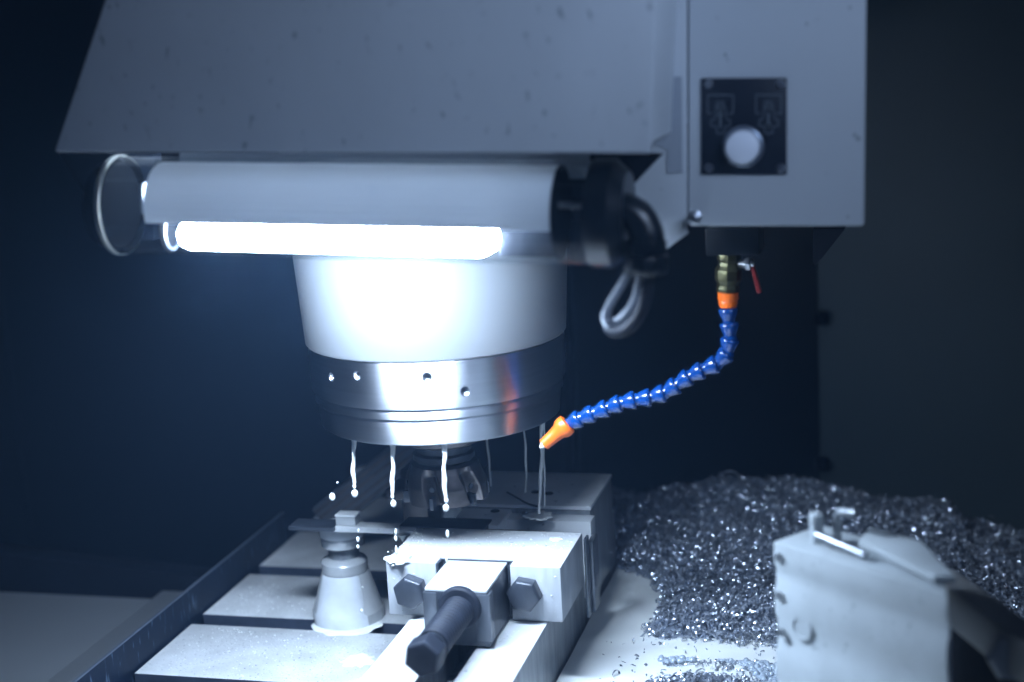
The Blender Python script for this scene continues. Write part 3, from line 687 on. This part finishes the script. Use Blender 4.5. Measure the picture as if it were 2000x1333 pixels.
def stream(tpx, bot, rr0, label, Yv, drop=True, seed=0, minr=0.5):
    rd = random.Random(seed)
    top = at(tpx[0], tpx[1], Y=Yv); top = Vector((top.x, top.y, ZB + 0.0005))
    b = at(bot[0], bot[1], Y=Yv)
    n = 34; pts = []; rad = []; p1, p2 = rd.random() * 6, rd.random() * 6
    for i in range(n + 1):
        t = i / n; p = top.lerp(b, t)
        wob = 0.0009 * math.sin(t * 7 + p1) * t + 0.0003 * math.sin(t * 19 + p2)
        pts.append(p + Vector((wob, 0, 0)))
        r = rr0 * (1.25 - 0.62 * min(1, t / 0.35) + 0.28 * math.exp(-((t - 0.62) / 0.16) ** 2)) * (1 + 0.05 * math.sin(t * 40 + p2))
        if drop and t > 0.88: r *= 0.75 - 0.3 * (t - 0.88) / 0.12
        rad.append(max(r, rr0 * 0.25))
    mb = MB(); mb.tube(pts, rad, 12)
    if drop:
        k = rd.uniform(0.9, 1.1)
        mb.sphere(pts[-1] + Vector((0, 0, -0.0018)), 0.0026 * k, 12, 1.2)
        mb.sphere(pts[-4], rad[-4] * 1.7, 8, 1.6)
    return tag(mb.build('coolant_stream', M['milk'], sharp=80), label, 'coolant stream', FS)


stream((692, 862), (691, 960), 0.0021, 'leftmost white coolant stream, ending in a drop above the screw jack', 1.085, seed=1)
stream((767, 868), (768, 980), 0.0021, 'white coolant stream ending in a drop above the thin workpiece bar', 1.068, seed=2)
stream((868, 866), (869, 988), 0.0022, 'white coolant stream falling in front of the face mill', 1.068, seed=3)
stream((953, 850), (957, 950), 0.0012, 'faint coolant stream just right of the face mill', 1.235, False, 4)
stream((1024, 838), (1029, 962), 0.0012, 'thin coolant stream falling on the fixed jaw, left of the nozzle stream', 1.225, False, 5)
stream((1060, 820), (1055, 1003), 0.0019, 'long pale coolant stream falling just behind the orange nozzle', 1.19, False, 6)
stream((1066, 824), (1062, 990), 0.0010, 'very thin coolant thread right beside the long pale stream', 1.20, False, 7)
splat('coolant_puddle', 'milky patch on the fixed jaw where the long stream lands', at(1052, 1008, Z=0.1040), 0.012, 0.0008, 12)
DG = 'loose coolant drops in mid air'
for (x, y, r, s, Yv, lab) in ((649, 971, 0.0025, 1.35, 1.10, 'large oval drop in mid air left of the leftmost stream'),
                              (659, 943, 0.0010, 1.0, 1.10, 'tiny drop just above the large oval drop'),
                              (699, 1054, 0.0013, 1.8, 1.085, 'elongated drop in front of the support head of the screw jack'),
                              (699, 1068, 0.0012, 1.5, 1.085, 'lower round drop in front of the screw jack neck'),
                              (700, 1037, 0.0008, 2.0, 1.085, 'small upper drop in front of the screw jack head'),
                              (773, 1039, 0.0010, 2.6, 1.075, 'upper thin drop below the thin workpiece bar'),
                              (773, 1052, 0.0013, 1.8, 1.075, 'middle drop between workpiece bar and splash crown'),
                              (774, 1075, 0.0012, 3.2, 1.075, 'stretched drop falling into the white splash crown'),
                              (874, 1043, 0.0014, 2.4, 1.075, 'slanting drop over the back edge of the movable jaw top'),
                              (872, 1093, 0.0010, 2.6, 1.075, 'drop passing the recess of the movable jaw'),
                              (708, 1147, 0.0010, 1.0, 1.16, 'small bead of coolant over the cone of the screw jack'),
                              (706, 1193, 0.0017, 1.0, 1.16, 'round bead of coolant over the lower cone of the screw jack')):
    p = at(x, y, Y=Yv)
    tag(MB().sphere(p, r, 12, s).build('coolant_drop', M['milk']), lab, 'coolant drop', DG)

# beads of coolant thrown over the table, the vise and the screw jack
mb = MB()
for _ in range(900):
    k = random.random()
    if k < 0.45: p = (random.uniform(-0.62, -0.41), random.uniform(1.08, 1.18), 0.0002)
    elif k < 0.6: p = (random.uniform(-0.62, -0.53), random.uniform(1.21, 1.305), 0.0002)
    elif k < 0.8: p = (random.uniform(VX0 + .003, VX1 - .003), random.uniform(1.085, 1.16), JT + 0.0002)
    elif k < 0.9: p = (random.uniform(VX0 + .003, VX1 - .003), f - 0.0002, random.uniform(JB + .003, JT - .003))
    else: p = (random.uniform(BR1 - .04, BR1 - .003), random.uniform(0.9, 1.07), 0.0597)
    if n0x.x - .002 < p[0] < n1x.x + .002 and p[1] < ny + .002 and p[2] > 0.06: continue
    mb.sphere(p, random.choice((0.0003, 0.0004, 0.0005, 0.0008)), 5, 0.6)
o = mb.build('coolant_beads', M['milk'], sharp=80); struct(o, 'stuff')

# ------------------------------------------------------------------ milky pool, foam and chips on the right of the vise
pool = [at(x, y, Z=0.004) for x, y in ((1098, 1240), (1130, 1120), (1180, 1100), (1290, 1120), (1420, 1150), (1640, 1200), (1700, 1500), (1100, 1500), (960, 1500))]
pc = Vector((0, 0, 0.004))
mb = MB(); gx = np.linspace(-0.2745, -0.03, 90); gyv = np.linspace(0.72, 1.42, 120)
for j, Y_ in enumerate(gyv):
    for i, X_ in enumerate(gx):
        h = 0.0046 + 0.0006 * math.sin(X_ * 90 + 2 * math.sin(Y_ * 40)) * math.cos(Y_ * 70 + X_ * 30)
        mb.v.append((X_, Y_, h))
for j in range(119):
    for i in range(89): a = j * 90 + i; mb.f.append((a, a + 1, a + 91, a + 90))
struct(mb.build('coolant_water', M['milk'], sharp=80))


def inside(pt, poly):
    x, y = pt; c = False; n = len(poly); j = n - 1
    for i in range(n):
        xi, yi = poly[i]; xj, yj = poly[j]
        if (yi > y) != (yj > y) and x < (xj - xi) * (y - yi) / (yj - yi) + xi: c = not c
        j = i
    return c


# outline of the chip heap on the table plane (seen edge of the heap, measured in place)
heap_px = [(1192, 1005), (1186, 1090), (1200, 1110), (1262, 1130), (1288, 1165), (1275, 1205), (1248, 1232), (1285, 1250), (1360, 1252), (1430, 1262), (1500, 1262), (1560, 1300), (1640, 1345)]
heap_xy = [tuple(at(x, y, Z=0.006).xy) for x, y in heap_px] + [(0.54, 0.80), (0.54, 1.70), (-0.40, 1.70), (-0.30, 1.45)]
clump_px = [(1262, 1325), (1290, 1302), (1340, 1292), (1400, 1290), (1460, 1300), (1500, 1325), (1500, 1400), (1260, 1400)]
clump_xy = [tuple(at(x, y, Z=0.006).xy) for x, y in clump_px]
ridge = [(-0.40, 0.004), (-0.3237, 0.008), (-0.29, 0.012), (-0.25, 0.016), (-0.21, 0.0275), (-0.15, 0.031), (-0.101, 0.024), (-0.06, 0.014), (-0.0216, 0.0115), (0.03, 0.008), (0.05, -0.008), (0.107, -0.02), (0.6, -0.04)]
rx = np.array([p[0] for p in ridge]); rz = np.array([p[1] for p in ridge])
HP = np.array(heap_xy)


def edge_dist(P, poly):
    A = np.array(poly); B = np.roll(A, -1, axis=0); d = np.full(len(P), 9.0)
    for a, b in zip(A, B):
        ab = b - a; t = np.clip(((P - a) @ ab) / (ab @ ab), 0, 1); q = a + t[:, None] * ab
        d = np.minimum(d, np.linalg.norm(P - q, axis=1))
    return d


def heap_h(P):
    X, Y = P[:, 0], P[:, 1]
    rzv = np.interp(X, rx, rz)
    t = np.clip((Y - 1.12) / 0.46, 0, 1); s = t * t * (3 - 2 * t)
    base = 0.010 * (1 - s) + rzv * s - np.clip(Y - 1.56, 0, 1) * 0.55
    lump = 0.004 * np.sin(X * 37 + 1.3 * np.sin(Y * 23)) * np.cos(Y * 41 + X * 13) + 0.002 * np.sin(X * 97 + Y * 61)
    return base + lump


gx = np.linspace(-0.40, 0.55, 150); gyv = np.linspace(0.78, 1.71, 150)
G = np.array([(x, y) for y in gyv for x in gx])
ins = np.array([inside(p, heap_xy) for p in G]); ed = edge_dist(G, heap_xy)
H = heap_h(G) - 0.004
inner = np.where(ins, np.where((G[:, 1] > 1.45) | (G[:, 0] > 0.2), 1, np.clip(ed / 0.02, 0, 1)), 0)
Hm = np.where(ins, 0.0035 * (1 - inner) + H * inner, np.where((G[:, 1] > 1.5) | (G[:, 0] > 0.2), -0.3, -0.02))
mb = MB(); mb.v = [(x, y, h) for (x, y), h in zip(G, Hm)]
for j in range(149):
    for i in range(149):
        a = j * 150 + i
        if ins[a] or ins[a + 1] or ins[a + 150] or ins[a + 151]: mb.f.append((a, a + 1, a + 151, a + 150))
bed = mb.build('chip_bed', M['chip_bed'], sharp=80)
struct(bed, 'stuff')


def curls(P, H0, name, nseg=7, smin=0.0013, smax=0.0034):
    """thin curled metal chips, one ribbon per chip"""
    n = len(P); r = rng.uniform(smin, smax, n) * np.where(rng.random(n) < 0.05, 2.0, np.where(rng.random(n) < 0.35, 0.6, 1.0))
    ang = rng.uniform(1.6, 5.6, n); wd = rng.uniform(0.0010, 0.0026, n); pitch = rng.normal(0, 0.0012, n)
    q = rng.normal(size=(n, 4)); q /= np.linalg.norm(q, axis=1)[:, None]
    a, b, c, d = q.T
    Rm = np.stack([np.stack([1 - 2 * (c * c + d * d), 2 * (b * c - a * d), 2 * (b * d + a * c)], 1),
                   np.stack([2 * (b * c + a * d), 1 - 2 * (b * b + d * d), 2 * (c * d - a * b)], 1),
                   np.stack([2 * (b * d - a * c), 2 * (c * d + a * b), 1 - 2 * (b * b + c * c)], 1)], 1)
    t = np.linspace(0, 1, nseg + 1)
    th = ang[:, None] * t[None]; taper = 0.25 + 0.75 * np.sin(np.pi * (0.12 + 0.76 * t))[None]
    vs = []
    for sgn in (-1, 1):
        rr = r[:, None] * (1 + 0.25 * t[None] + 0.06 * sgn)
        x = rr * np.cos(th); y = rr * np.sin(th); z = pitch[:, None] * t[None] * 2 + sgn * 0.5 * wd[:, None] * taper
        vs.append(np.stack([x, y, z], -1))
    V = np.stack(vs, 2).reshape(n, (nseg + 1) * 2, 3)
    V = np.einsum('nij,nkj->nki', Rm, V)
    V += np.concatenate([P, H0[:, None]], 1)[:, None, :]
    m = (nseg + 1) * 2
    fb = np.array([(2 * k, 2 * k + 1, 2 * k + 3, 2 * k + 2) for k in range(nseg)])
    Fc = (fb[None] + (np.arange(n) * m)[:, None, None]).reshape(-1, 4)
    me = bpy.data.meshes.new(name); me.vertices.add(n * m); me.vertices.foreach_set('co', V.reshape(-1))
    me.loops.add(Fc.size); me.loops.foreach_set('vertex_index', Fc.reshape(-1))
    me.polygons.add(len(Fc)); me.polygons.foreach_set('loop_start', np.arange(0, Fc.size, 4))
    me.update(calc_edges=True)
    me.polygons.foreach_set('use_smooth', np.ones(len(Fc), bool)); me.materials.append(M['chips'])
    o = bpy.data.objects.new(name, me); COL.objects.link(o); return struct(o, 'stuff')


cand = np.stack([rng.uniform(-0.36, 0.5, 300000), rng.uniform(0.80, 1.68, 300000)], 1)
# denser towards the camera side where single chips can be told apart
keep = rng.random(len(cand)) < np.clip(1.35 - (cand[:, 1] - 0.9) * 0.9, 0.25, 1)
cand = cand[keep]
ins = np.array([inside(p, heap_xy) for p in cand]); cand = cand[ins][:85000]
ed = edge_dist(cand, heap_xy)
cand = cand[rng.random(len(cand)) < np.clip(ed / 0.012 + 0.2, 0, 1)]
ed = edge_dist(cand, heap_xy)
curls(cand, np.where(ed < 0.02, 0.004, 0) * (1 - ed / 0.02) + heap_h(cand) * np.clip(ed / 0.02, 0, 1) + rng.uniform(-0.002, 0.0035, len(cand)), 'metal_chips')
cand = np.stack([rng.uniform(-0.25, 0.0, 26000), rng.uniform(0.80, 1.10, 26000)], 1)
ins = np.array([inside(p, clump_xy) for p in cand]); cand = cand[ins][:4500]
ed = edge_dist(cand, clump_xy)
curls(cand, 0.004 + 0.010 * np.clip(ed / 0.03, 0, 1) + rng.uniform(-0.002, 0.003, len(cand)), 'metal_chip_clump')
# scattered single chips on the milk
cand = np.stack([rng.uniform(-0.25, -0.05, 420), rng.uniform(0.95, 1.2, 420)], 1)
curls(cand, np.full(len(cand), 0.005), 'stray_chips', smin=0.0009, smax=0.002)

cand = np.stack([rng.uniform(-0.25, 0.02, 9000), rng.uniform(0.85, 1.15, 9000)], 1)
fz = [tuple(at(x, y, Z=0.006).xy) for x, y in ((1262, 1262), (1340, 1240), (1430, 1248), (1500, 1248), (1560, 1320), (1500, 1345), (1380, 1300), (1300, 1300))]
cand = cand[np.array([inside(p, fz) for p in cand])][:500]
curls(cand, np.full(len(cand), 0.0052), 'chips_in_foam', smin=0.0009, smax=0.0022)
cand = np.stack([rng.uniform(-0.30, 0.2, 1500), rng.uniform(0.95, 1.6, 1500)], 1)
cand = cand[np.array([inside(p, heap_xy) for p in cand])][:420]
curls(cand, heap_h(cand) * np.clip(edge_dist(cand, heap_xy) / 0.02, 0, 1) + 0.004, 'long_curled_chips', nseg=10, smin=0.0038, smax=0.0060)

# foam bubbles along the near edge of the heap
mb = MB(); cnt = 0
fo = [tuple(at(x, y, Z=0.006).xy) for x, y in ((1262, 1262), (1340, 1250), (1430, 1258), (1500, 1258), (1530, 1290), (1600, 1333), (1560, 1380), (1500, 1345), (1460, 1300), (1380, 1286), (1300, 1296))]
for _ in range(60000):
    p = (rng.uniform(-0.25, 0.02), rng.uniform(0.8, 1.15))
    if inside(p, fo):
        r = float(rng.choice([0.0008, 0.0011, 0.0015, 0.0022, 0.0032], p=[.3, .3, .22, .13, .05]))
        mb.lathe([(r * math.sin(a_), r * math.cos(a_)) for a_ in (1.6, 1.2, 0.8, 0.4, 0.05)], (p[0], p[1], 0.0045 + rng.uniform(0, 0.0015)), n=8, cap=False); cnt += 1
        if cnt > 5200: break
struct(mb.build('foam_bubbles', M['foam'], sharp=80), 'stuff')

# ------------------------------------------------------------------ grooved block in the right foreground
UZ = 0.185
ua, ub = at(1510, 1058, Z=UZ), at(1850, 1163, Z=UZ)
ud = (ub - ua); UL = ud.length; ud.normalize(); un = Vector((-ud.y, ud.x, 0))
if un.y < 0: un = -un
un_out = -un
up = Vector((0, 0, 1))
un_ = thing('grooved_block', 'pale blue grey grooved metal block standing at the right foreground', 'machine block', ua * 0.5 + ub * 0.5 - up * UZ)


def upt(s, d, z): return Vector((ua.x, ua.y, 0)) + ud * s + un * d + up * z


# front face profile with shallow horizontal grooves
zs = [(0.0, 0), (0.060, 0), (0.066, 0.002), (0.090, 0.002), (0.096, 0.0), (0.112, 0), (0.118, 0.002), (0.132, 0.002), (0.140, 0.0), (0.154, 0.0), (0.159, 0.0018), (0.167, 0.0018), (0.171, 0), (UZ, 0)]
poly = [upt(0, d, z) for z, d in zs] + [upt(0, 0.045, UZ), upt(0, 0.045, 0.0)]
bm_ = MB().prism(poly, ud * UL); np_ = len(poly)
for k in (np_ + np_ - 1, np_ + np_ - 2): bm_.v[k] = tuple(Vector(bm_.v[k]) - ud * 0.038)
bm_.build('block_body', M['unit'], un_, bevel=0.0012)
for py in (1085, 1160, 1231):
    p = at(1521, py, Y=ua.y); p = upt(0.0055, -0.0006, p.z)
    MB().lathe([(0.0030, 0.0), (0.0030, 0.0010), (0.0019, 0.0011), (0.0019, -0.002)], p, un_out, 20).build('recessed_screw', M['cast_side'], un_)
p = at(1564, 1225, Y=ua.y - .012)
mb = MB()
mb.lathe([(0.0085, 0), (0.0083, 0.0008), (0.0068, 0.0010), (0.0064, 0.0002), (0.001, 0.0002)], upt(0.022, 0.001, p.z), un_out, 36)
mb.build('round_plug', M['unit'], un_, sharp=25)
# top fittings
MB().lathe([(0.0042, 0), (0.0042, 0.010), (0.0038, 0.012), (0.0046, 0.0125), (0.0044, 0.018), (0.001, 0.020)], upt(0.020, 0.018, UZ), n=24).build('cap_post', M['unit'], un_)
MB().tube([upt(0.030, 0.026, UZ), upt(0.030, 0.026, UZ + 0.017), upt(0.032, 0.026, UZ + 0.0205), upt(0.045, 0.026, UZ + 0.0225)], 0.0028, 14).build('hook_post', M['cast_side'], un_)
MB().tube([upt(0.024, 0.014, UZ + 0.0065), upt(0.064, 0.012, UZ + 0.0035)], 0.0026, 16).build('bright_rod', mat('bright rod', (0.32, 0.35, 0.39), metal=1, rough=0.35), un_)
MB().prism([upt(0.040, 0.044, UZ + 0.003), upt(0.050, 0.022, UZ + 0.003), upt(0.118, 0.006, UZ + 0.0015), upt(0.128, 0.014, UZ + 0.0015), upt(0.080, 0.044, UZ + 0.004)], (0, 0, 0.005)).build('cover_wing', M['unit'], un_, bevel=0.002)
ar = thing('support_arm', 'blurred dull grey arm running off behind the grooved block at right edge', 'machine arm', at(1900, 1200, Y=0.93))
aa_, bb_ = at(1835, 1150, Y=0.98), at(2070, 1325, Y=0.83)
MB().prism([at(1800, 1190, Y=1.0), at(2100, 1330, Y=0.9), at(2100, 1500, Y=0.9), at(1800, 1500, Y=1.0)], (0.01, 0.03, 0)).build('dark_gap_fill', M['black_matt'], ar)  # black box added to stand for the dark gap below the arm
xx, yy_, a2_ = frame(bb_ - aa_)
MB().obox((aa_ + bb_) / 2, xx, yy_, a2_, 0.010, 0.013, (bb_ - aa_).length / 2).build('arm_bar', mat('dull arm', (0.16, 0.165, 0.17), metal=0.3, rough=0.5), ar, bevel=0.003)
MB().lathe([(0.012, -0.006), (0.014, -0.004), (0.014, 0.004), (0.012, 0.006)], at(1975, 1285, Y=0.87), (0, 1, 0), 6).build('arm_knob', M['cast_side'], ar, bevel=0.001)

# ------------------------------------------------------------------ thin haze volume added for the glow around the lamp
hz = bpy.data.materials.new('glow haze'); N, L = nodes_of(hz)
for n in list(N):
    if n.type == 'BSDF_PRINCIPLED': N.remove(n)
pv = N.new('ShaderNodeVolumePrincipled'); pv.inputs['Density'].default_value = 0.022; pv.inputs['Color'].default_value = (0.30, 0.56, 1.0, 1); pv.inputs['Anisotropy'].default_value = 0.3
out = [n for n in N if n.type == 'OUTPUT_MATERIAL'][0]; L.new(pv.outputs[0], out.inputs['Volume'])
h = MB().box(-2.1, 1.7, -0.6, 2.5, -1.7, 1.95).build('haze', hz); struct(h, 'stuff')
